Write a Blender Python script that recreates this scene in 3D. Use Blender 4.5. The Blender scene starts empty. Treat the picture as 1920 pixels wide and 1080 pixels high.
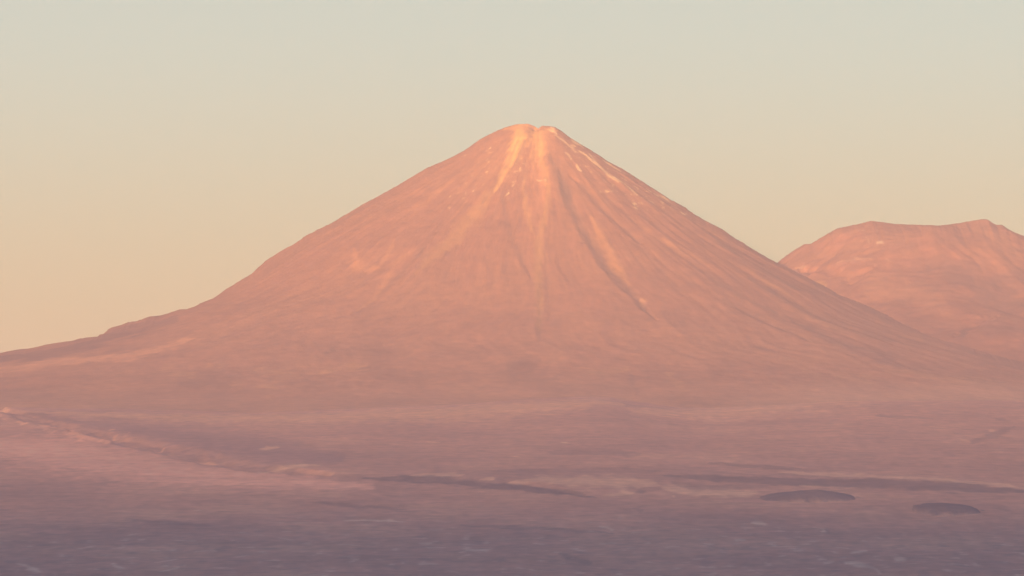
import bpy, math
import numpy as np

# ------------------------------------------------------------------ camera
# 1 unit = 1 metre.  The camera stands on a low desert rise at the origin and looks
# along +Y, through a long lens, at a volcano 38 km away.
sc = bpy.context.scene
PITCH = math.radians(3.54)
HFOV = math.radians(8.2)
cam = bpy.data.cameras.new("camera")
cam_ob = bpy.data.objects.new("camera", cam)
sc.collection.objects.link(cam_ob)
sc.camera = cam_ob
cam.sensor_width = 36.0
cam.lens = 18.0 / math.tan(HFOV / 2)
cam.clip_start = 0.5
cam.clip_end = 600000.0
cam_ob.rotation_euler = (math.radians(90) + PITCH, 0, 0)

# ------------------------------------------------------------------ sky and sun
SUN_EL = math.radians(3.2)
SUN_AZ = math.radians(14)          # behind the camera, swung to the left
world = bpy.data.worlds.new("World")
sc.world = world
world.use_nodes = True
wn = world.node_tree
bg = wn.nodes["Background"]
sky = wn.nodes.new("ShaderNodeTexSky")
sky.sky_type = 'NISHITA'
sky.sun_disc = False
sky.sun_elevation = SUN_EL
sky.sun_rotation = math.radians(180 + 14)
sky.altitude = 2500
sky.air_density = .9
sky.dust_density = 1.0
sky.ozone_density = 0.8
# opposite the setting sun the sky pales to peach at the horizon and deepens to blue overhead
tc = wn.nodes.new("ShaderNodeTexCoord")
sp = wn.nodes.new("ShaderNodeSeparateXYZ")
wn.links.new(tc.outputs["Generated"], sp.inputs[0])
ramp = wn.nodes.new("ShaderNodeValToRGB")
ramp.color_ramp.interpolation = 'EASE'
SKY_RAMP = [(0.0, (0.44, 0.32, 0.165)), (0.05, (0.43, 0.405, 0.275)), (0.10, (0.41, 0.515, 0.495)), (0.35, (0.95, 0.88, 0.86))]
els = ramp.color_ramp.elements
els[0].position, els[1].position = SKY_RAMP[0][0], SKY_RAMP[-1][0]
els[0].color, els[1].color = SKY_RAMP[0][1] + (1,), SKY_RAMP[-1][1] + (1,)
for p_, c_ in SKY_RAMP[1:-1]:
    e_ = els.new(p_)
    e_.color = c_ + (1,)
wn.links.new(sp.outputs["Z"], ramp.inputs[0])
tint = wn.nodes.new("ShaderNodeMix")
tint.data_type = 'RGBA'
tint.blend_type = 'MULTIPLY'
tint.inputs["Factor"].default_value = 1.0
wn.links.new(sky.outputs[0], tint.inputs[6])
wn.links.new(ramp.outputs[0], tint.inputs[7])
wn.links.new(tint.outputs[2], bg.inputs[0])
bg.inputs[1].default_value = .11

sun = bpy.data.lights.new("sun", 'SUN')
sun.energy = 5.0
sun.angle = math.radians(0.8)
sun.color = (1.0, 0.565, 0.20)
sun_ob = bpy.data.objects.new("sun", sun)
sc.collection.objects.link(sun_ob)
sd = (-math.sin(SUN_AZ) * math.cos(SUN_EL), -math.cos(SUN_AZ) * math.cos(SUN_EL), math.sin(SUN_EL))
from mathutils import Vector
sun_ob.rotation_euler = Vector(sd).to_track_quat('Z', 'Y').to_euler()

sc.view_settings.view_transform = 'Standard'
sc.view_settings.look = 'None'
sc.view_settings.gamma = 1.0
sc.view_settings.exposure = 1.9
sc.cycles.max_bounces = 4
sc.cycles.diffuse_bounces = 2
sc.cycles.volume_bounces = 2

HAZE_DENSITY = 2.4e-5

# ------------------------------------------------------------------ image pixel helpers
F = 960.0 / math.tan(HFOV / 2)      # u, v are pixel positions taken from the image, on a 1920 wide grid
CP, SP = math.cos(PITCH), math.sin(PITCH)


def ray(u, v):
    a, b = (u - 960.0) / F, (540.0 - v) / F
    return np.array([a, CP - b * SP, SP + b * CP])


def project(x, y, z):
    zc = y * CP + z * SP
    return 960.0 + F * x / zc, 540.0 - F * (-y * SP + z * CP) / zc


def elev_z(v, d):                   # height of the sight line through image row v at distance d (near the axis)
    r = ray(960, v)
    return d * r[2] / r[1]


# ------------------------------------------------------------------ noise
def hash2(ix, iy, seed):
    h = (ix * 374761393 + iy * 668265263 + seed * 974634777) & 0xFFFFFFFF
    h = ((h ^ (h >> 13)) * 1274126177) & 0xFFFFFFFF
    h = ((h ^ (h >> 16)) * 2246822519) & 0xFFFFFFFF
    return (h ^ (h >> 15)) & 0xFFFFFFFF


def noise(x, y, seed=0):
    xi, yi = np.floor(x).astype(np.int64), np.floor(y).astype(np.int64)
    fx, fy = x - xi, y - yi
    ux, uy = fx * fx * fx * (fx * (fx * 6 - 15) + 10), fy * fy * fy * (fy * (fy * 6 - 15) + 10)

    def g(dx, dy):
        a = hash2(xi + dx, yi + dy, seed) * (2 * math.pi / 4294967296.0)
        return np.cos(a) * (fx - dx) + np.sin(a) * (fy - dy)
    a = g(0, 0) * (1 - ux) + g(1, 0) * ux
    b = g(0, 1) * (1 - ux) + g(1, 1) * ux
    return (a * (1 - uy) + b * uy) * 1.5


def fbm(x, y, seed=0, octs=4, gain=0.5, lac=2.03):
    s, amp, tot = 0, 1.0, 0
    for k in range(octs):
        s = s + amp * noise(x, y, seed + 31 * k)
        tot += amp
        amp *= gain
        x, y = x * lac + 7.3, y * lac - 3.1
    return s / tot


def ridged(x, y, seed=0, octs=3, gain=0.5):
    s, amp, tot = 0, 1.0, 0
    for k in range(octs):
        s = s + amp * (1 - 2 * np.abs(noise(x, y, seed + 17 * k)))
        tot += amp
        amp *= gain
        x, y = x * 2.07 + 5.1, y * 1.7 + 1.7
    return s / tot


def sstep(a, b, x):
    t = np.clip((x - a) / (b - a), 0, 1)
    return t * t * (3 - 2 * t)


# ------------------------------------------------------------------ height sheets
class Sheet:
    def __init__(self, xs, ys, z):
        self.xs, self.ys, self.z = xs, ys, z

    def at(self, x, y):
        xs, ys = self.xs, self.ys
        i = np.clip(np.searchsorted(xs, x) - 1, 0, len(xs) - 2)
        j = np.clip(np.searchsorted(ys, y) - 1, 0, len(ys) - 2)
        fx = np.clip((x - xs[i]) / (xs[i + 1] - xs[i]), 0, 1)
        fy = np.clip((y - ys[j]) / (ys[j + 1] - ys[j]), 0, 1)
        z = self.z
        return ((z[j, i] * (1 - fx) + z[j, i + 1] * fx) * (1 - fy)
                + (z[j + 1, i] * (1 - fx) + z[j + 1, i + 1] * fx) * fy)

    def cast(self, u, v, y0, y1, n=900):
        r = ray(u, v)
        y = np.linspace(y0, y1, n)
        t = y / r[1]
        hit = np.nonzero(self.at(t * r[0], y) >= t * r[2])[0]
        k = hit[0] if len(hit) else n - 1
        return t[k] * r[0], y[k]


def build_sheet(name, xs, ys, z, col, mat):
    nx, ny = len(xs), len(ys)
    X, Y = np.meshgrid(xs, ys)
    co = np.stack([X, Y, z], -1).reshape(-1, 3).astype(np.float32)
    idx = np.arange(nx * ny, dtype=np.int32).reshape(ny, nx)
    q = np.stack([idx[:-1, :-1], idx[:-1, 1:], idx[1:, 1:], idx[1:, :-1]], -1).reshape(-1, 4)
    me = bpy.data.meshes.new(name)
    me.vertices.add(len(co))
    me.vertices.foreach_set("co", co.ravel())
    me.loops.add(q.size)
    me.loops.foreach_set("vertex_index", q.ravel())
    me.polygons.add(len(q))
    me.polygons.foreach_set("loop_start", np.arange(0, q.size, 4, dtype=np.int32))
    me.update(calc_edges=True)
    me.polygons.foreach_set("use_smooth", np.ones(len(q), dtype=bool))
    at = me.color_attributes.new("rock_colour", 'FLOAT_COLOR', 'POINT')
    c4 = np.ones((nx * ny, 4), dtype=np.float32)
    c4[:, :3] = np.clip(col.reshape(-1, 3), 0.02, 0.9)
    at.data.foreach_set("color", c4.ravel())
    me.materials.append(mat)
    ob = bpy.data.objects.new(name, me)
    sc.collection.objects.link(ob)
    return ob


def tag(ob, label, cat, kind='structure', group=None):
    ob["label"] = label
    ob["category"] = cat
    if kind:
        ob["kind"] = kind
    if group:
        ob["group"] = group


def rock_material(name, s1, s2, bump):
    m = bpy.data.materials.new(name)
    m.use_nodes = True
    nt = m.node_tree
    bs = nt.nodes["Principled BSDF"]
    bs.inputs["Roughness"].default_value = 1.0
    bs.inputs["Specular IOR Level"].default_value = 0.0
    at = nt.nodes.new("ShaderNodeAttribute")
    at.attribute_name = "rock_colour"
    geo = nt.nodes.new("ShaderNodeNewGeometry")
    mp = nt.nodes.new("ShaderNodeMapping")
    nt.links.new(geo.outputs["Position"], mp.inputs["Vector"])
    n1 = nt.nodes.new("ShaderNodeTexNoise")
    n1.inputs["Scale"].default_value = s1
    n1.inputs["Detail"].default_value = 8
    n1.inputs["Roughness"].default_value = 0.65
    n2 = nt.nodes.new("ShaderNodeTexNoise")
    n2.inputs["Scale"].default_value = s2
    n2.inputs["Detail"].default_value = 4
    nt.links.new(mp.outputs[0], n1.inputs["Vector"])
    nt.links.new(mp.outputs[0], n2.inputs["Vector"])
    r1 = nt.nodes.new("ShaderNodeMapRange")
    r1.inputs["From Min"].default_value = 0.3
    r1.inputs["From Max"].default_value = 0.7
    r1.inputs["To Min"].default_value = 0.84
    r1.inputs["To Max"].default_value = 1.16
    nt.links.new(n1.outputs["Fac"], r1.inputs["Value"])
    r2 = nt.nodes.new("ShaderNodeMapRange")
    r2.inputs["From Min"].default_value = 0.3
    r2.inputs["From Max"].default_value = 0.7
    r2.inputs["To Min"].default_value = 0.9
    r2.inputs["To Max"].default_value = 1.1
    nt.links.new(n2.outputs["Fac"], r2.inputs["Value"])
    mu = nt.nodes.new("ShaderNodeMath")
    mu.operation = 'MULTIPLY'
    nt.links.new(r1.outputs[0], mu.inputs[0])
    nt.links.new(r2.outputs[0], mu.inputs[1])
    vm = nt.nodes.new("ShaderNodeVectorMath")
    vm.operation = 'SCALE'
    nt.links.new(at.outputs["Color"], vm.inputs[0])
    nt.links.new(mu.outputs[0], vm.inputs["Scale"])
    nt.links.new(vm.outputs[0], bs.inputs["Base Color"])
    if bump:
        bp = nt.nodes.new("ShaderNodeBump")
        bp.inputs["Strength"].default_value = 0.6
        bp.inputs["Distance"].default_value = bump
        nt.links.new(n1.outputs["Fac"], bp.inputs["Height"])
        nt.links.new(bp.outputs[0], bs.inputs["Normal"])
    return m


def mix(col, target, w):
    w = np.clip(w, 0, 1)[..., None]
    return col * (1 - w) + np.array(target) * w


class Marks:
    """Streaks and patches of rock: points taken from image pixels are cast onto the sheet, then everything
    (distance, width, blending) is worked out in the ground plan."""

    def __init__(self, sheet, X, Y, y0, y1, sy_min, warp):
        self.s, self.X, self.Y, self.y0, self.y1, self.sy_min = sheet, X, Y, y0, y1, sy_min
        self.wx, self.wy = warp[:2]
        self.patchy = warp[2] if len(warp) > 2 else np.zeros_like(X)

    def pt(self, p):
        return self.s.cast(p[0], p[1], self.y0, self.y1)

    def line(self, pts, soft=0.6, wob=1.0, ragged=0.45):
        """pts: (u, v, half width); returns weight 0..1."""
        P = [self.pt(p) for p in pts]
        W = [p[2] for p in pts]
        d = sum(p[1] for p in P) / len(P)
        sx = d / F
        c = pts[len(pts) // 2]
        a, b = self.pt((c[0], c[1] - 5)), self.pt((c[0], c[1] + 5))
        sy = max(self.sy_min, abs(a[1] - b[1]) / 10.0)
        sy = min(sy, 60.0)
        m = max(W) * 2.5 + 14
        xs_, ys_ = [p[0] for p in P], [p[1] for p in P]
        out = np.zeros_like(self.X)
        sel = ((self.X > min(xs_) - m * sx) & (self.X < max(xs_) + m * sx)
               & (self.Y > min(ys_) - m * sy) & (self.Y < max(ys_) + m * sy))
        if not sel.any():
            return out
        x = self.X[sel] / sx + self.wx[sel] * wob
        y = self.Y[sel] / sy + self.wy[sel] * wob
        best = np.full(x.shape, 1e9)
        run = [0.0]
        for i in range(len(P) - 1):
            run.append(run[-1] + math.hypot((P[i + 1][0] - P[i][0]) / sx, (P[i + 1][1] - P[i][1]) / sy))
        tot = max(run[-1], 1e-3)
        for i in range(len(P) - 1):
            x0, y0, x1, y1 = P[i][0] / sx, P[i][1] / sy, P[i + 1][0] / sx, P[i + 1][1] / sy
            L = max((x1 - x0) ** 2 + (y1 - y0) ** 2, 1e-6)
            t = np.clip(((x - x0) * (x1 - x0) + (y - y0) * (y1 - y0)) / L, 0, 1)
            dd = np.hypot(x - x0 - t * (x1 - x0), y - y0 - t * (y1 - y0))
            w = W[i] * (1 - t) + W[i + 1] * t
            q = (run[i] + t * (run[i + 1] - run[i])) / tot
            w = w * (0.35 + 0.65 * np.clip(np.minimum(q, 1 - q) / 0.22, 0, 1) ** 0.7)
            best = np.minimum(best, dd / np.maximum(w, 0.3))
        best = best * (1 + ragged * self.patchy[sel])
        out[sel] = (1 - sstep(1 - soft, 1 + soft, best)) * np.clip(1 - 0.3 * ragged * (1 + 1.6 * self.patchy[sel]), 0, 1)
        return out

    def spot(self, u, v, ru, rv, soft=0.5, wob=1.0):
        x0, y0 = self.pt((u, v))
        sx = y0 / F
        a, b = self.pt((u, v - 5)), self.pt((u, v + 5))
        sy = min(max(self.sy_min, abs(a[1] - b[1]) / 10.0), 60.0)
        x = (self.X - x0) / sx + self.wx * wob
        y = (self.Y - y0) / sy + self.wy * wob
        return 1 - sstep(1 - soft, 1 + soft, np.hypot(x / ru, y / rv))


# ------------------------------------------------------------------ outlines traced from image pixels
SIL_L = [(0, 663), (30, 655.7), (70, 652), (90, 646.7), (123, 640.7), (143, 640), (163, 632.7), (187, 631),
         (200, 625), (218, 612), (237, 608), (248, 602.7), (257, 602.7), (280, 593), (300, 592), (317, 586.7),
         (337, 580), (353, 580), (367, 575), (383, 566), (400, 559), (429, 539), (450, 527), (473, 513),
         (482, 504), (499, 488), (517, 477), (534, 466), (549, 460), (575, 441), (604, 427), (620, 419),
         (636, 410), (654, 399), (680, 383), (709, 368), (750, 345), (782, 325.7), (802, 314), (829, 303),
         (850, 293), (874, 280), (900, 261), (915, 253), (932, 245), (947, 239), (967, 233), (990, 232),
         (1002, 236.5), (1009, 241)]
SIL_R = [(1009, 241), (1017, 235.6), (1040, 237.5), (1052, 245), (1069, 258), (1095, 274), (1122, 290),
         (1139, 302), (1168, 317), (1197, 335.6), (1227, 354.6), (1256, 374), (1285, 389.6), (1305, 404),
         (1327, 416), (1353, 429), (1380, 448), (1413, 468), (1440, 484), (1460, 494), (1480, 504), (1507, 517),
         (1540, 534), (1570, 552), (1607, 566), (1647, 583), (1697, 612), (1737, 630), (1797, 647),
         (1863, 667), (1920, 682), (2100, 725), (2400, 770)]
SIL_L = [(-500, 730), (-200, 690)] + SIL_L
FAR = [(900, 900), (1200, 690), (1400, 545), (1460, 490), (1480, 475), (1507, 458), (1520, 457), (1550, 440), (1570, 428), (1610, 420),
       (1633, 414), (1657, 417), (1680, 420), (1710, 421), (1763, 423), (1800, 418), (1840, 411), (1850, 411),
       (1868, 422), (1877, 421), (1900, 435), (1920, 443), (2000, 495), (2150, 590), (2300, 670), (2500, 770), (2800, 850)]


def plain_height(d):
    """long run-up of alluvial fans from the basin floor to the foot of the volcano"""
    pts = [(-40000, -40), (-3000, -60), (0, -60), (9000, -60), (14000, 60), (20000, 419), (33500, 1521), (36000, 1640), (42000, 1690),
           (60000, 1500), (200000, 1200)]
    a = np.array(pts, float)
    s = 0
    for k in (-900, -300, 300, 900):
        s = s + np.interp(d + k, a[:, 0], a[:, 1])
    return s / 4


# ------------------------------------------------------------------ mountains
def radial_profiles(sil, u0, D):
    a = np.array(sorted(sil), float)
    x = (a[:, 0] - u0) / F * D
    z = np.array([elev_z(v, D) for v in a[:, 1]])
    rl = -x[x <= 0][::-1]
    zl = z[x <= 0][::-1]
    rr, zr = x[x >= 0], z[x >= 0]
    return (rl, zl), (rr, zr)


def smooth_interp(r, R, Z, k=120.0):
    s = 0
    for o in (-k, -k / 2, 0, k / 2, k):
        s = s + np.interp(np.abs(r + o), R, Z)
    return s / 5


def fit_outline(X, Y, z, sil, yc, band, iters=4):
    a = np.array(sil, float)
    xs = X[0]
    for it in range(iters):
        U, V = project(X, Y, z)
        j = np.argmin(V, axis=0)
        top = V[j, np.arange(len(xs))]
        uu = U[j, np.arange(len(xs))]
        want = np.interp(uu, a[:, 0], a[:, 1]) + 0.9 * fbm(uu / 11, uu * 0, 777, 3)
        dz = (top - want) / F * Y[j, 0]
        yj = Y[j, 0]
        z = z + dz[None, :] * np.exp(-((Y - yj[None, :]) / band) ** 2)
    return z


def graded(lo, hi, step, outer):
    xs = list(np.arange(lo, hi, step))
    a, b = [], []
    x, s = lo, step
    while x > outer[0]:
        s *= 1.18
        x -= s
        a.append(x)
    x, s = xs[-1], step
    while x < outer[1]:
        s *= 1.18
        x += s
        b.append(x)
    return np.array(a[::-1] + xs + b)


# ------------------------------------------------------------------ volcano
mat_volcano = rock_material("volcano_rock", 0.02, 0.004, 2.5)
mat_ground = rock_material("desert_soil", 0.012, 0.0025, 0.8)

D0 = 38000.0
U0 = 1004.0
XC = (U0 - 960) / F * D0
xs = graded(-2950, 2950, 7.5, (-6500, 6500))
ys = graded(32500, 38500, 9.0, (31500, 45000))
X, Y = np.meshgrid(xs, ys)
dx, dy = X - XC, Y - D0
r = np.hypot(dx, dy)
az = np.arctan2(dx, -dy)                       # 0 = towards the camera
(rl, zl), (rr, zr) = radial_profiles(SIL_L + SIL_R[1:], U0, D0)
zL, zR = smooth_interp(r, rl, zl, 90), smooth_interp(r, rr, zr, 90)
front = np.array([(0, 3226), (60, 3220), (250, 3110), (500, 2945), (1000, 2630), (1500, 2360), (2000, 2130), (2600, 1915), (3200, 1745),
                  (4000, 1580), (4600, 1490), (5600, 1340), (8000, 1000)], float)
zF = smooth_interp(r, front[:, 0], front[:, 1], 150)
s = dx / np.maximum(r, 1)
side = zL * sstep(0.6, -0.6, s) + zR * sstep(-0.6, 0.6, s)
wf = np.clip(np.cos(az), 0, 1) ** 1.3
z = side * (1 - wf) + zF * wf
# radial gullies, finer ones nested in coarser ones, wandering downhill
lr = np.log(np.maximum(r, 60) / 100.0)
wr = fbm(dx / 900, dy / 900, 5, 2) * 0.10
a1 = az + wr * sstep(100, 2500, r)
g1 = ridged(a1 * 5.0 + 3, lr * 0.9, 11, 2)
g2 = ridged(a1 * 13.0, lr * 1.6 + 4, 23, 2)
g3 = ridged(a1 * 34.0, lr * 3.0, 37, 2)
g4 = ridged(a1 * 90.0, lr * 6.0, 51, 1)
ramp = sstep(40, 700, r)
fade = 1 - 0.65 * sstep(2200, 4200, r)
z = z + ramp * fade * (11 * g1 + 4 * g2 * (0.4 + 0.6 * sstep(300, 1500, r)) + 2.6 * g3 * (1 - sstep(1200, 2200, r))) + ramp * 0.9 * g4 * (1 - sstep(900, 1800, r))
z = z + 7 * fbm(X / 420, Y / 420, 61, 4) * sstep(800, 2600, r) + 2.0 * fbm(X / 70, Y / 70, 71, 3)
# knobbly lava shoulders on the low flanks
kn = sstep(1900, 3000, r)
z = z + kn * 6 * ridged(X / 1100, Y / 900, 81, 2)
z = fit_outline(X, Y, z, SIL_L + SIL_R[1:], D0, 420)
volc = Sheet(xs, ys, z)
warp = (fbm(X / 90, Y / 90, 91, 4) * 6, fbm(X / 90, Y / 90, 97, 4) * 6,
        1.8 * fbm(az * 24, r / 160, 93, 4))
mk = Marks(volc, X, Y, 31600, 39500, D0 / F * 0.9, warp)

# carved gullies and raised ribs (image pixel u, v, half width)
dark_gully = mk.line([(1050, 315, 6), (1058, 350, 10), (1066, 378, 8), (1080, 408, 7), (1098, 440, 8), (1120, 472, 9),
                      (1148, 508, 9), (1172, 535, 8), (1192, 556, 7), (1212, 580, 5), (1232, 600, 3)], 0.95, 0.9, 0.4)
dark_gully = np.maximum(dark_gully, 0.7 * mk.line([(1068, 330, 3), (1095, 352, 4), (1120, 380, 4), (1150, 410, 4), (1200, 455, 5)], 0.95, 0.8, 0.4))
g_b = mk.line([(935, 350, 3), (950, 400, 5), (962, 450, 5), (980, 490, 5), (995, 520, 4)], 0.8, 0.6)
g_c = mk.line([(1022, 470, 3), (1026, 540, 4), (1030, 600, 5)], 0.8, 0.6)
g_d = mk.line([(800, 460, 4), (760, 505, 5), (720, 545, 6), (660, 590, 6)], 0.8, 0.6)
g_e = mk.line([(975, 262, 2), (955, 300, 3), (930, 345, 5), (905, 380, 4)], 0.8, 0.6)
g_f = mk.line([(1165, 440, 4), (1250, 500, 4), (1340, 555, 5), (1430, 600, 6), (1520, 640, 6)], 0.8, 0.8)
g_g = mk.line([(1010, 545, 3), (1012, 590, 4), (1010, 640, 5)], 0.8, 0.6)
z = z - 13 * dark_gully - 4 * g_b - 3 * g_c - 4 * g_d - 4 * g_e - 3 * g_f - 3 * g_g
rib = mk.line([(1010, 300, 5), (985, 340, 6), (990, 390, 6), (1000, 440, 6), (1008, 500, 7), (1010, 560, 7)], 0.9, 0.5)
z = z + 5 * rib
z = fit_outline(X, Y, z, SIL_L + SIL_R[1:], D0, 250, 2)
volc.z = z

ROCK = np.array((0.33, 0.155, 0.105))
OCHRE = (0.52, 0.30, 0.13)
PALE = (0.62, 0.36, 0.24)
DARK = (0.16, 0.095, 0.085)
SNOW = (0.90, 0.74, 0.56)
col = np.ones(X.shape + (3,)) * ROCK
t1 = fbm(X / 900, Y / 900, 101, 4)
streak = fbm(a1 * 26, lr * 1.2, 111, 4)
streak2 = fbm(a1 * 75, lr * 2.0, 121, 3)
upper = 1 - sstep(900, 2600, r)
col = mix(col, (0.42, 0.215, 0.115), sstep(-0.2, 0.45, t1 + 0.5 * streak) * 0.6)
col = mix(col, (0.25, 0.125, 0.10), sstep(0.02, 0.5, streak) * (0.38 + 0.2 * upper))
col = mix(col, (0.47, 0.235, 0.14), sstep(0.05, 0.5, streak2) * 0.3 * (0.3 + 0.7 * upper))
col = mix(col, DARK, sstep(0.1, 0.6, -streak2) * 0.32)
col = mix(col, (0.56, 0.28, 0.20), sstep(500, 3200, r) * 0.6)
flank = sstep(1700, 3000, r)
bl = fbm(X / 420, Y / 900, 131, 4)
col = mix(col, (0.52, 0.27, 0.17), flank * sstep(0.08, 0.4, bl) * 0.45)
col = mix(col, (0.22, 0.12, 0.10), flank * sstep(0.05, 0.4, -bl) * 0.35)


def paint(w, c, k=1.0):
    global col
    col = mix(col, c, w * k)


L = mk.line
# ash and sulphur-coloured scree below the crater
paint(L([(975, 236, 9), (976, 258, 13), (965, 285, 12), (952, 310, 7), (940, 335, 5), (928, 360, 6)], 0.8, 0.8), (0.82, 0.52, 0.19), 0.9)
paint(L([(928, 350, 5), (905, 385, 10), (880, 415, 12), (845, 450, 12), (810, 480, 10), (780, 515, 8)], 0.9, 1), OCHRE, 0.7)
paint(L([(1003, 240, 5), (1007, 252, 10), (1010, 275, 11), (1012, 300, 9), (1020, 330, 6), (1026, 360, 4)], 0.95, 1.2), (0.78, 0.47, 0.19), 0.85)
paint(L([(1008, 300, 16), (1015, 345, 20), (1012, 400, 18), (1012, 440, 12)], 0.7, 1), (0.55, 0.27, 0.16), 0.7)
paint(L([(1020, 300, 4), (1027, 335, 5), (1028, 370, 5), (1020, 405, 5), (1010, 450, 7), (1010, 520, 7), (1012, 570, 6), (1010, 620, 7)], 0.8, 0.5), OCHRE, 0.75)
paint(L([(985, 330, 3), (981, 360, 4), (988, 400, 5), (1000, 440, 4)], 0.8, 0.5), OCHRE, 0.6)
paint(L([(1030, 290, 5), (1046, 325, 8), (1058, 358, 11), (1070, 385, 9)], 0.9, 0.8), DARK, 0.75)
paint(dark_gully, (0.15, 0.10, 0.085), 0.6)  # dark lava colour, with the shade of the right-facing wall painted in
paint(L([(1110, 405, 5), (1130, 450, 10), (1150, 490, 9), (1180, 535, 6)], 0.9, 1), (0.56, 0.30, 0.14), 0.75)  # orange scree, with the sunlight on this left-facing slope painted in
paint(L([(1200, 562, 4), (1215, 567, 4)], 0.8, 1), PALE, 0.8)
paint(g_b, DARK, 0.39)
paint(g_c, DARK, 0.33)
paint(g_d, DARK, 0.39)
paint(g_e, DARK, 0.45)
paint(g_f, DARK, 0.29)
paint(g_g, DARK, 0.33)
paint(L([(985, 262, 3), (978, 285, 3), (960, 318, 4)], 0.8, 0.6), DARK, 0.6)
paint(L([(780, 465, 4), (740, 500, 6), (700, 560, 5), (670, 585, 4)], 0.9, 1), (0.55, 0.28, 0.15), 0.6)
paint(L([(665, 470, 9), (668, 500, 6), (690, 505, 5), (710, 503, 4)], 0.9, 1), (0.62, 0.31, 0.16), 0.7)
paint(L([(740, 450, 4), (725, 480, 4), (712, 495, 4)], 0.9, 1), (0.6, 0.31, 0.16), 0.6)
paint(L([(850, 340, 5), (800, 380, 6), (760, 400, 6)], 0.9, 1.5), (0.5, 0.25, 0.13), 0.5)
paint(L([(640, 640, 4), (610, 665, 4)], 0.9, 2), (0.2, 0.12, 0.1), 0.5)
paint(L([(945, 243, 6), (985, 238, 8), (1012, 250, 8), (1045, 245, 7)], 0.9, 1, 0.5), (0.74, 0.44, 0.19), 0.7)
# right flank: runs of paler rubble between darker lava
for q in ([(1170, 400, 3), (1280, 480, 4), (1310, 480, 2)], [(1240, 445, 3), (1290, 475, 4), (1330, 500, 3)],
          [(1390, 495, 3), (1440, 530, 4), (1490, 560, 3)], [(1500, 590, 3), (1580, 620, 4)],
          [(1220, 350, 2), (1290, 392, 3), (1330, 425, 2)]):
    paint(L(q, 0.9, 1), (0.55, 0.29, 0.17), 0.65)
for q in ([(1290, 490, 4), (1370, 545, 5), (1460, 590, 5)], [(1400, 520, 5), (1500, 580, 6), (1600, 620, 6), (1715, 650, 3)],
          [(1480, 600, 4), (1560, 640, 5), (1640, 660, 4)], [(1330, 440, 4), (1420, 500, 5), (1500, 545, 4)]):
    paint(L(q, 0.9, 1), (0.17, 0.105, 0.095), 0.6)
# left shoulder: dark crest, pale run of sand under it
paint(L([(-80, 680, 7), (0, 673, 7), (80, 664, 8), (160, 648, 9), (240, 622, 10), (330, 598, 10)], 0.6, 1), (0.22, 0.115, 0.105), 0.9)
paint(L([(-80, 700, 8), (0, 693, 7), (60, 687, 7), (140, 677, 7), (220, 668, 6), (290, 658, 5), (340, 642, 6), (370, 632, 3)], 0.7, 1), (0.74, 0.38, 0.25), 1.0)
for q in ([(300, 690, 3), (350, 702, 4), (380, 705, 2)], [(385, 685, 4), (420, 687, 3)], [(470, 695, 3), (520, 702, 5), (560, 705, 3)],
          [(600, 700, 3), (660, 690, 5), (700, 685, 3)], [(480, 725, 4), (520, 728, 5)], [(430, 722, 2), (460, 730, 2)], [(500, 740, 3), (515, 752, 3)],
          [(1090, 690, 5), (1140, 700, 7), (1180, 690, 4)], [(1440, 712, 2), (1470, 730, 2), (1490, 745, 2)], [(1250, 700, 6), (1290, 735, 6)],
          [(1560, 700, 3), (1640, 712, 4)], [(1650, 690, 3), (1760, 705, 4), (1900, 728, 5)], [(1500, 690, 3), (1540, 705, 3)]):
    paint(L(q, 0.9, 2.5), (0.60, 0.33, 0.19), 0.7)
for q in ([(950, 685, 10), (1010, 680, 10)], [(1180, 700, 5), (1195, 740, 5)], [(1270, 760, 3), (1350, 755, 3), (1400, 748, 2)],
          [(160, 760, 3), (250, 762, 3)], [(600, 762, 2), (760, 760, 3)], [(1590, 655, 4), (1700, 690, 5)], [(340, 768, 2), (460, 774, 2)]):
    paint(L(q, 0.9, 2), (0.24, 0.13, 0.115), 0.55)

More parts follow.
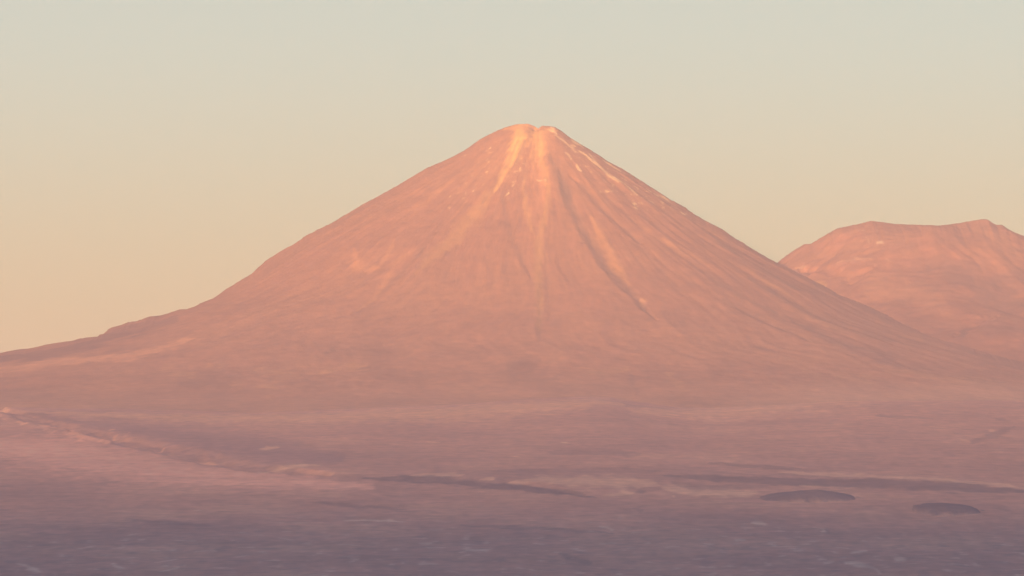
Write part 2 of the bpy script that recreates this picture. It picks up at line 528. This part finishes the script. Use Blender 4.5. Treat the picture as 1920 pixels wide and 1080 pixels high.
# thin snow and ice left in the lee of the ribs
sn = 0
for q in ([(1026, 242, 1.2), (1040, 248, 1.6), (1046, 255, 1.0)], [(1034, 240, 2.5), (1040, 244, 2.0)],
          [(1066, 256, 0.8), (1078, 264, 1.1), (1092, 273, 0.8)], [(1040, 254, 1), (1056, 265, 1.2), (1074, 278, 1)],
          [(1088, 284, 1), (1100, 292, 1.4), (1110, 304, 1.6), (1124, 314, 1.6), (1140, 328, 1.8), (1152, 336, 1.6), (1162, 344, 1.2)],
          [(1106, 290, 1.6), (1114, 300, 1.6), (1122, 310, 1.2)], [(1058, 287, 1.2), (1066, 293, 1.5), (1072, 300, 1)],
          [(1080, 306, 1.0), (1085, 315, 1.8), (1092, 322, 1)], [(1210, 352, 1), (1216, 357, 1.8), (1222, 361, 0.8)],
          [(1188, 384, 2.0), (1193, 384, 0.8)], [(1189, 389, 1.6), (1194, 391, 0.8)], [(1130, 300, 0.8), (1150, 314, 1.0), (1165, 322, 0.7)],
          [(1150, 332, .8), (1180, 352, .9), (1196, 366, 0.6)], [(1225, 362, .6), (1250, 376, .8), (1262, 384, .6)],
          [(1275, 396, .8), (1284, 401, 1.0), (1290, 404, .6)], [(1006, 339, 1.2), (1017, 339, 1.2)], [(1022, 338, 1), (1026, 340, 1)],
          [(842, 368, 1.4), (846, 369, 1.2)], [(840, 390, 1.5), (844, 391, 1)], [(866, 372, 1.4), (871, 372, 1)],
          [(884, 360, 1.4), (888, 357, 1)], [(912, 325, 1.2), (916, 322, 1)], [(918, 279, 1.0), (922, 277, 1.1)], [(870, 293, 1), (873, 292, 1)],
          [(948, 368, 1.3), (956, 360, 0.8)], [(960, 350, 1), (964, 346, .8)], [(974, 326, 1), (976, 316, 1)], [(1134, 360, 1.4), (1140, 361, 1)]):
    sn = np.maximum(sn, L([(a_, b_, c_ * (1.2 if a_ > 1020 else 0.6) + 0.3) for a_, b_, c_ in q], 0.6, 0.5, 0.4))
speck = sstep(0.30, 0.50, fbm(dx / 22, dy / 34, 141, 2))
sn_zone = np.clip(L([(1060, 262, 10), (1110, 300, 14), (1170, 345, 16), (1240, 378, 10), (1290, 400, 5)], 0.9, 1)
                  + 0.55 * L([(930, 270, 12), (900, 330, 14), (850, 380, 14)], 0.9, 1)
                  + 0.6 * L([(985, 270, 9), (970, 330, 12), (955, 370, 9)], 0.9, 1)
                  + 0.5 * L([(1120, 355, 12), (1150, 372, 12)], 0.9, 1), 0, 1)
paint(sn, SNOW, 0.9)
paint(speck * sn_zone, SNOW, 0.8)
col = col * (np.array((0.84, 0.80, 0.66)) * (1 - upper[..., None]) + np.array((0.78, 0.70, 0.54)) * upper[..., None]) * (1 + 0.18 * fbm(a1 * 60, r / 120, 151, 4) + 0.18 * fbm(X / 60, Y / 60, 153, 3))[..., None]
volcano_sheet = (xs, ys, z, col, X, Y)
VOLCANO_LABEL = ("tall cone shaped volcano with streaked red slopes and an ochre, snow flecked summit", "volcano")

# ------------------------------------------------------------------ mountain to the right, 6 km farther
D1 = 41000.0
U1 = 1745.0
XC1 = (U1 - 960) / F * D1
xs = graded(1400, 3450, 9.0, (-1500, 7500))
ys = graded(37500, 41700, 14.0, (36500, 47500))
X, Y = np.meshgrid(xs, ys)
dx, dy = X - XC1, Y - D1
r = np.hypot(dx, dy)
az = np.arctan2(dx, -dy)
(rl, zl), (rr, zr) = radial_profiles(FAR, U1, D1)
zL, zR = smooth_interp(r, rl, zl, 110), smooth_interp(r, rr, zr, 110)
front = np.array([(0, 3160), (330, 3150), (600, 3000), (1000, 2780), (1600, 2520), (2200, 2330), (3000, 2110), (4000, 1850), (5000, 1600), (8000, 1200)], float)
zF = smooth_interp(r, front[:, 0], front[:, 1], 150)
s = dx / np.maximum(r, 1)
wf = np.clip(np.cos(az), 0, 1) ** 1.3
z = (zL * sstep(0.6, -0.6, s) + zR * sstep(-0.6, 0.6, s)) * (1 - wf) + zF * wf
lr = np.log(np.maximum(r, 60) / 100.0)
a1 = az + fbm(dx / 800, dy / 800, 205, 2) * 0.14
ramp = sstep(450, 1300, r)
z = z + ramp * (26 * ridged(a1 * 4 + 1, lr * 0.9, 211, 2) + 5 * ridged(a1 * 11, lr * 1.6, 223, 2) + 1 * ridged(a1 * 30, lr * 3, 237, 2))
z = z + 24 * fbm(X / 600, Y / 600, 261, 4) * sstep(300, 1500, r) + 4 * fbm(X / 90, Y / 90, 271, 3)
z = fit_outline(X, Y, z, FAR, D1, 500)
far = Sheet(xs, ys, z)
warp = (fbm(X / 90, Y / 90, 291, 4) * 6, fbm(X / 90, Y / 90, 297, 4) * 6,
        1.8 * fbm(az * 18, r / 180, 293, 4))
mk1 = Marks(far, X, Y, 36600, 44000, D1 / F * 0.9, warp)
L = mk1.line
z = z - 22 * L([(1500, 505, 6), (1600, 520, 8), (1640, 500, 6)], 0.9, 1) - 14 * L([(1790, 630, 4), (1830, 610, 5), (1870, 590, 4)], 0.9, 1)
col = np.ones(X.shape + (3,)) * np.array((0.42, 0.19, 0.125))
t1 = fbm(X / 700, Y / 900, 301, 4)
st = fbm(a1 * 22, lr * 2.2, 311, 4)
col = mix(col, (0.56, 0.28, 0.16), sstep(-0.15, 0.4, t1) * 0.4)
col = mix(col, (0.26, 0.13, 0.105), sstep(0.0, 0.5, -t1 + 0.4 * st) * 0.5)
col = mix(col, (0.5, 0.25, 0.16), sstep(0.1, 0.5, st) * 0.3)
paint(L([(1620, 560, 16), (1660, 540, 22), (1720, 550, 20), (1780, 590, 22)], 0.9, 2), (0.62, 0.33, 0.20), 0.4)
paint(L([(1800, 425, 7), (1850, 440, 12), (1900, 470, 14), (1930, 490, 12)], 0.9, 2), (0.66, 0.33, 0.18), 0.5)
paint(L([(1740, 490, 14), (1800, 520, 22), (1870, 560, 28), (1930, 590, 22)], 0.9, 2), (0.24, 0.13, 0.115), 0.6)
paint(L([(1860, 530, 12), (1930, 520, 16)], 0.9, 2), (0.22, 0.12, 0.11), 0.5)
paint(L([(1500, 475, 6), (1560, 455, 8), (1620, 440, 8)], 0.9, 2), (0.50, 0.21, 0.15), 0.6)
paint(L([(1792, 632, 2.5), (1812, 618, 3), (1835, 606, 2.5)], 0.8, 1), (0.15, 0.09, 0.09), 0.7)
paint(L([(1530, 530, 5), (1548, 538, 6)], 0.9, 1), (0.7, 0.40, 0.18), 0.8)
sn = 0
for q in ([(1642, 455, 1.6), (1650, 454.5, 1.8), (1657, 455, 0.8)], [(1617, 432, 0.9), (1621, 433, 1.2)], [(1492, 504, 0.8), (1510, 500, 1.0)],
          [(1505, 498, 1), (1509, 501, 1)], [(1570, 492, 0.8), (1600, 487, 1.0), (1636, 486, .8)], [(1602, 483, 1.2), (1606, 484, 1.2)],
          [(1662, 486, .7), (1670, 490, .9)], [(1622, 438, .5), (1630, 460, .6)]):
    sn = np.maximum(sn, L([(a_, b_, c_ * 1.0 + 0.2) for a_, b_, c_ in q], 0.6, 0.3, 0.5))
paint(sn, (0.80, 0.52, 0.38), 0.8)
paint(mk1.spot(1650, 454.5, 6, 1.8, 0.6, 0.2), SNOW, 0.9)
paint(L([(1566, 497, 2), (1600, 492, 3), (1640, 488, 2)], 0.9, 1), (0.66, 0.32, 0.22), 0.7)
col = col * np.array((0.74, 0.69, 0.60)) * (1 + 0.3 * fbm(X / 90, Y / 90, 353, 4))[..., None]
mo = build_sheet("mountain", xs, ys, z, col, mat_volcano)
tag(mo, "lower flat topped red mountain standing behind the right slope of the volcano", "mountain")

# ------------------------------------------------------------------ ground
xs = graded(-2950, 2950, 8.5, (-90000, 90000))
yf = np.arange(17500, 36500, 17.0)
a, x, st_ = [], yf[0], 17.0
while x > 1500:
    st_ = min(st_ * 1.12, 400)
    x -= st_
    a.append(x)
while x > -2500:
    x -= 50
    a.append(x)
st_ = 60
while x > -60000:
    st_ *= 1.2
    x -= st_
    a.append(x)
b, x, st_ = [], yf[-1], 17.0
while x < 160000:
    st_ *= 1.15
    x += st_
    b.append(x)
ys = np.array(a[::-1] + list(yf) + b)
X, Y = np.meshgrid(xs, ys)
z0 = plain_height(Y)
# the fans lie a little higher to the left and the foot of the cone is lobed
z0 = z0 + 58 * np.exp(-(X ** 2 + Y ** 2) / 900.0 ** 2)      # the rise the camera stands on
# the foot of the cone is lobed: lift or lower the fans to meet it along a line traced from image pixels
CONTACT = [(-500, 762), (0, 764), (300, 768), (460, 774), (640, 767), (850, 758), (1000, 748), (1130, 743), (1175, 750), (1280, 765), (1350, 764),
           (1450, 759), (1600, 752), (1750, 750), (1920, 750), (2400, 760)]
ca = np.array(CONTACT, float)
probe = np.linspace(-300, 2200, 60)
hits = np.array([volc.cast(u, np.interp(u, ca[:, 0], ca[:, 1]), 31600, 38000, 1500) for u in probe])
hz_ = np.array([volc.at(h[0], h[1]) for h in hits])
lift = hz_ - plain_height(hits[:, 1])
yc_ = np.convolve(np.pad(hits[:, 1], 3, 'edge'), np.ones(7) / 7, 'valid')
liftx = np.interp(X, hits[:, 0], lift)
ycx = np.interp(X, hits[:, 0], yc_)
wide = np.exp(-np.maximum(np.abs(X) - 5000, 0) / 4000)
z0 = z0 + liftx * wide * sstep(-7000, 0, Y - ycx)
z0 = z0 - 120 * sstep(300, 3000, Y - ycx) * wide
zb = Sheet(xs, ys, z0)
warp = (fbm(X / 110, Y / 700, 391, 4) * 12, fbm(X / 70, Y / 600, 397, 4) * 5,
        2.0 * fbm(X / 60, Y / 260, 393, 4))
mk2 = Marks(zb, X, Y, 12000, 37000, 20.0, warp)
L = mk2.line
far_w = sstep(12000, 18000, Y)
fan = fbm(X / 1400, Y / 4200, 401, 3)
z = z0 + far_w * (9 * fbm(X / 900, Y / 1700, 411, 3) + 1.6 * fbm(X / 130, Y / 240, 421, 3) + 0.5 * fbm(X / 40, Y / 60, 431, 2))
# nearer terrace at the left, with a shallow wash cut behind its rim
rim = L([(-60, 760, 5), (0, 768, 5), (60, 788, 5), (120, 802, 5), (212, 822, 6), (300, 842, 6), (400, 862, 6), (480, 878, 6), (620, 890, 4)], 0.7, 0.35, 0.1)
z = z - 15 * rim * (1 + 0.5 * np.clip(fbm(X / 90, Y / 300, 445, 3) * 2, -1, 1))
rim2 = L([(760, 898, 4), (900, 903, 5), (1000, 910, 4), (1100, 928, 3)], 0.8, 0.4)
z = z - 8 * rim2
z = z + 14 * L([(-60, 775, 5), (20, 778, 5), (90, 800, 4), (212, 832, 4)], 0.9, 0.4)
# hummocks close to the bottom of the view
near = 1 - sstep(20500, 23000, Y)
z = z + far_w * 1.2 * ridged(X / 260, Y / 700, 443, 3)
z = z + near * far_w * 6 * ridged(X / 420, Y / 900, 441, 3)

col = np.ones(X.shape + (3,)) * np.array((0.52, 0.31, 0.26))
p1 = fbm(X / 700, Y / 1500, 451, 5)
p2 = fbm(X / 260, Y / 420, 461, 5)
p3 = fbm(X / 80, Y / 170, 471, 4)
col = mix(col, (0.66, 0.41, 0.31), sstep(-0.1, 0.45, p1 + 0.4 * p2) * 0.5)
col = mix(col, (0.34, 0.22, 0.21), sstep(-0.05, 0.45, -p1 + 0.5 * p2) * 0.45)
col = mix(col, (0.70, 0.45, 0.34), sstep(0.12, 0.5, p2) * 0.3)
col = mix(col, (0.30, 0.20, 0.20), sstep(0.1, 0.5, p3) * 0.35)
PALE = (0.78, 0.52, 0.38)
DK = (0.25, 0.165, 0.165)
DK2 = (0.21, 0.145, 0.15)
# pale apron at the foot of the cone
paint(L([(40, 772, 4), (150, 777, 5), (300, 783, 6), (460, 785, 7), (620, 782, 10), (800, 775, 13), (960, 765, 14), (1080, 758, 12), (1170, 760, 8)], 0.9, 1.2), (0.76, 0.48, 0.31), 0.75)
paint(L([(1180, 772, 8), (1300, 775, 12), (1450, 765, 12), (1600, 752, 14), (1700, 745, 14), (1800, 745, 12), (1930, 755, 10)], 0.9, 1.5), (0.76, 0.48, 0.32), 0.7)
paint(L([(1750, 722, 4), (1850, 732, 4), (1930, 740, 4)], 0.9, 1.5), (0.78, 0.50, 0.33), 0.7)
# near terrace
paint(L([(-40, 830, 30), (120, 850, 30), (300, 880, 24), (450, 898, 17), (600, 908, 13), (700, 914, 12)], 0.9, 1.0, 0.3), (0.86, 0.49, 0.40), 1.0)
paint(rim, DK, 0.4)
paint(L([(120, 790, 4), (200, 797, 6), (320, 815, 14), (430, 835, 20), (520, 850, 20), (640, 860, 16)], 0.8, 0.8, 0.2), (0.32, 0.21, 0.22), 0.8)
paint(L([(30, 774, 2), (90, 782, 3), (150, 790, 2.5)], 0.8, .6), (0.24, .15, .16), 0.8)
for q in ([(0, 764, 3), (16, 768, 4)], [(30, 790, 1.5), (52, 796, 1.8)], [(72, 795, 2), (100, 802, 3), (140, 805, 3)], [(112, 808, 1.5), (160, 815, 1.5)],
          [(205, 806, 2), (214, 806, 2)], [(208, 820, 2), (218, 815, 2)], [(298, 845, 1.2), (312, 836, 1)], [(370, 860, 2), (405, 863, 2)], [(232, 818, 1), (242, 812, 1)]):
    paint(L(q, 0.6, 0.4, 0.3), (0.85, 0.50, 0.36), 0.95)
# pale clay pans
for q in ([(488, 841, 2.5), (520, 841, 2.5)], [(480, 882, 3), (540, 876, 3), (600, 872, 2)], [(768, 891, 2), (810, 890, 3.5), (870, 890, 3)], [(900, 898, 2), (928, 897, 3)],
          [(950, 905, 2), (1020, 900, 6), (1120, 905, 10), (1230, 906, 9)], [(1130, 929, 2), (1180, 925, 3), (1190, 923, 2)], [(1052, 831, 1.2), (1064, 831, 1.8)],
          [(1265, 928, 2), (1262, 934, 2)], [(1460, 885, 3), (1600, 892, 4), (1700, 897, 4), (1860, 908, 4), (1925, 915, 2)], [(1795, 823, 1.5), (1818, 826, 2.2)],
          [(1856, 809, 1.5), (1868, 807, 1.5)], [(1865, 848, 1.2), (1880, 848, 1.2)], [(1500, 912, 3), (1540, 913, 3)],
          [(1745, 800, 1.2), (1775, 802, 1)], [(1240, 915, 8), (1340, 925, 10), (1420, 925, 6)], [(800, 827, 1), (826, 828, 1)], [(960, 858, 1), (980, 858, 1)]):
    paint(L(q, 0.6, 0.7), PALE, 0.8)
paint(L([(1052, 831, 1.0), (1064, 831, 1.4)], 0.5, 0), (0.85, 0.66, 0.5), 0.9)
# dark lava tongues and scrub belts
for q, k in (([(680, 897, 3), (760, 898, 7), (830, 900, 8), (900, 908, 7), (960, 912, 7), (1010, 918, 6), (1060, 922, 7), (1095, 928, 7), (1115, 933, 2)], 1),
             ([(1245, 893, 5), (1330, 897, 6), (1420, 900, 7), (1480, 904, 8), (1560, 906, 8), (1650, 910, 9), (1750, 914, 9), (1840, 918, 8), (1930, 922, 7)], .9),
             ([(1258, 905, 6), (1290, 912, 7), (1340, 914, 5), (1440, 912, 4)], .6),
             ([(1030, 850, 5), (1110, 848, 6), (1200, 855, 6)], .4), ([(920, 884, 4), (1060, 882, 4), (1240, 884, 4)], .45)):
    paint(L(q, 0.35, 0.35, 0.3), DK2 if k > .8 else DK, k * 0.95)
for q in ([(860, 985, 2.5), (960, 990, 3), (1060, 996, 3.5), (1150, 1002, 2)], [(1190, 955, 3), (1205, 960, 4)], [(1195, 920, 3), (1210, 921, 3)],
          [(1545, 995, 5), (1555, 1000, 6)], [(1870, 787, 2), (1895, 787, 2)], [(1820, 830, 4), (1870, 812, 3), (1900, 798, 3)], [(600, 945, 3), (760, 955, 3)],
          [(250, 975, 3), (400, 985, 3)], [(1640, 780, 3), (1750, 785, 3)], [(1050, 1040, 4), (1110, 1060, 5)], [(1330, 870, 3), (1500, 878, 3)]):
    paint(L(q, 0.7, 0.8), DK, 0.7)
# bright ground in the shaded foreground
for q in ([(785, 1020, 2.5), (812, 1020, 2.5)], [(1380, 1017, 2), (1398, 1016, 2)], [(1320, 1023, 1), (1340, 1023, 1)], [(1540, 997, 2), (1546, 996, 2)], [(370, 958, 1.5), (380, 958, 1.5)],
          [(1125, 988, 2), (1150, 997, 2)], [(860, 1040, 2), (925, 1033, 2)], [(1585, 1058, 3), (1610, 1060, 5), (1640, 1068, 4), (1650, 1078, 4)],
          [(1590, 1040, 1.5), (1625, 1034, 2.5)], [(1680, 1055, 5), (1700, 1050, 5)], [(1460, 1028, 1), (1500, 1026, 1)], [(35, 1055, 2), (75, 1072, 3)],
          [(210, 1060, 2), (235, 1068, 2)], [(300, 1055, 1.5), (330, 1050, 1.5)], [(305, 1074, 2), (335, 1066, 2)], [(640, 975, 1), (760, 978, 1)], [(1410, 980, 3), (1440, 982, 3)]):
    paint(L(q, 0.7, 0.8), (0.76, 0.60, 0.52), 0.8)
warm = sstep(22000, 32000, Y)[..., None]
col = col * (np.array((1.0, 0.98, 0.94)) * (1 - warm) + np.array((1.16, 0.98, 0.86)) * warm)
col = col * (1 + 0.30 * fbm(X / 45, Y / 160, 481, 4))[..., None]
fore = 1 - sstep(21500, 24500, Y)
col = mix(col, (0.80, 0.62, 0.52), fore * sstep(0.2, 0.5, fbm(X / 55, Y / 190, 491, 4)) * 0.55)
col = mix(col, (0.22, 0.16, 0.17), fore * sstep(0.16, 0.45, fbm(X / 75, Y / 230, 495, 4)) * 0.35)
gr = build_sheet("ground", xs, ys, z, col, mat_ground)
tag(gr, "wide sloping desert plain rising to the foot of the volcano", "ground")
ground = Sheet(xs, ys, z)
vx, vy, vz, vcol, VX, VY = volcano_sheet
over = vz - ground.at(VX, VY) + 40 * fbm(VX / 350, VY / 350, 701, 4)
apron = (1 - sstep(0, 150, over)) * (0.35 + 0.65 * sstep(700, 1700, VX))
vcol = mix(vcol, (0.60, 0.345, 0.235), apron * 0.8)
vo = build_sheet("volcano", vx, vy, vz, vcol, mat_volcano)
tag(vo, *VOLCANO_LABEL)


# ------------------------------------------------------------------ low dark hills on the plain
def low_hill(name, outline, v_base, depth, label, seed):
    a = np.array(outline, float)
    uc = a[:, 0].mean()
    _, yb = ground.cast(uc, v_base, 15000, 34000)
    x0, x1 = (a[0, 0] - 960) / F * yb, (a[-1, 0] - 960) / F * yb
    hx = np.linspace(x0 - 15, x1 + 15, 150)
    hy = np.linspace(yb - 20, yb + depth + 20, 100)
    HX, HY = np.meshgrid(hx, hy)
    base = ground.at(HX, HY)
    u = 960 + HX / yb * F
    mid = yb + depth / 2
    sx_ = np.clip((HX - (x0 + x1) / 2) / ((x1 - x0) / 2), -1, 1)
    half = depth / 2 * np.sqrt(np.maximum(1 - np.abs(sx_) ** 2.4, 0)) * (1 + 0.3 * fbm(HX / 70, HY / 300, seed + 5, 3)) + 1
    t = np.clip(np.abs(HY - mid) / half, 0, 1)
    crest = np.interp(u, a[:, 0], a[:, 1])
    hgt = np.array([elev_z(c, mid) for c in crest.ravel()]).reshape(crest.shape) - ground.at(HX, np.full_like(HX, mid))
    prof = (1 - t ** 2) ** 0.8
    hgt = np.maximum(hgt, 0) * prof * (1 + 0.12 * fbm(HX / 60, HY / 160, seed, 3)) + prof * 0.5 * fbm(HX / 20, HY / 30, seed + 3, 2)
    hz = base + hgt - 1.5 * (1 - prof)
    c = np.ones(HX.shape + (3,)) * np.array((0.20, 0.14, 0.145))
    c = mix(c, (0.36, 0.24, 0.22), 1 - sstep(0.0, 0.6, prof + 0.5 * fbm(HX / 30, HY / 60, seed + 7, 3)))
    c = mix(c, (0.28, 0.19, 0.18), sstep(0, 0.4, fbm(HX / 90, HY / 60, seed + 9, 3)) * 0.6)
    ob = build_sheet(name, hx, hy, hz, c, mat_ground)
    tag(ob, label, "hill", group="low dark hills on the plain")
    return ob


low_hill("hill", [(1418, 938), (1440, 932), (1470, 926), (1510, 921), (1540, 920), (1570, 923), (1600, 930), (1628, 939)], 942, 560,
         "low dark domed hill on the plain beneath the right slope of the volcano", 501)
low_hill("hill", [(1722, 948), (1738, 947.5), (1752, 945.5), (1780, 945), (1810, 947), (1835, 951), (1858, 962)], 967, 640,
         "smaller dark hill at the far right, lying lower than the domed one", 521)

# ------------------------------------------------------------------ mountain range behind the camera
# (the western skyline the sun is setting over: its shadow lies across the foreground)
hx = np.linspace(-30000, 25000, 400)
hy = np.linspace(-14000, -3000, 80)
HX, HY = np.meshgrid(hx, hy)
crest = 2549 + 40 * fbm(HX / 9000, HX * 0, 601, 3) + 14 * fbm(HX / 1800, HX * 0, 605, 3)
t = np.abs(HY + 8500) / 5500
hz = -60 + (crest + 60) * np.clip(1 - t, 0, 1) ** 1.25 + 60 * ridged(HX / 1500, HY / 1500, 611, 3) * sstep(0.02, 0.3, t) - 30 * t
c = np.ones(HX.shape + (3,)) * np.array((0.34, 0.20, 0.15))
c = mix(c, (0.22, 0.13, 0.11), sstep(0, 0.5, fbm(HX / 1500, HY / 900, 621, 4)))
hl = build_sheet("hills", hx, hy, hz, c, mat_volcano)
tag(hl, "long desert mountain range on the western skyline behind the viewpoint", "hills")

# ------------------------------------------------------------------ haze
def haze_box(x0, x1, y0, y1, z0_, z1_):
    me = bpy.data.meshes.new("haze")
    v = [(x, y, zz) for zz in (z0_, z1_) for y in (y0, y1) for x in (x0, x1)]
    f = [(0, 2, 3, 1), (4, 5, 7, 6), (0, 1, 5, 4), (2, 6, 7, 3), (0, 4, 6, 2), (1, 3, 7, 5)]
    me.from_pydata(v, [], f)
    me.update()
    ob = bpy.data.objects.new("haze", me)
    sc.collection.objects.link(ob)
    m = bpy.data.materials.new("haze_air")
    m.use_nodes = True
    nt = m.node_tree
    nt.nodes.remove(nt.nodes["Principled BSDF"])
    pv = nt.nodes.new("ShaderNodeVolumePrincipled")
    pv.inputs["Color"].default_value = (0.985, 0.82, 0.945, 1)
    pv.inputs["Density"].default_value = HAZE_DENSITY
    pv.inputs["Anisotropy"].default_value = 0.0
    nt.links.new(pv.outputs[0], nt.nodes["Material Output"].inputs["Volume"])
    me.materials.append(m)
    tag(ob, "thin dusty evening haze filling the air over the whole plain", "haze", kind="stuff")
    return ob


haze_box(xs[0] - 500, xs[-1] + 500, ys[0] - 500, ys[-1] + 500, -140, 3270)
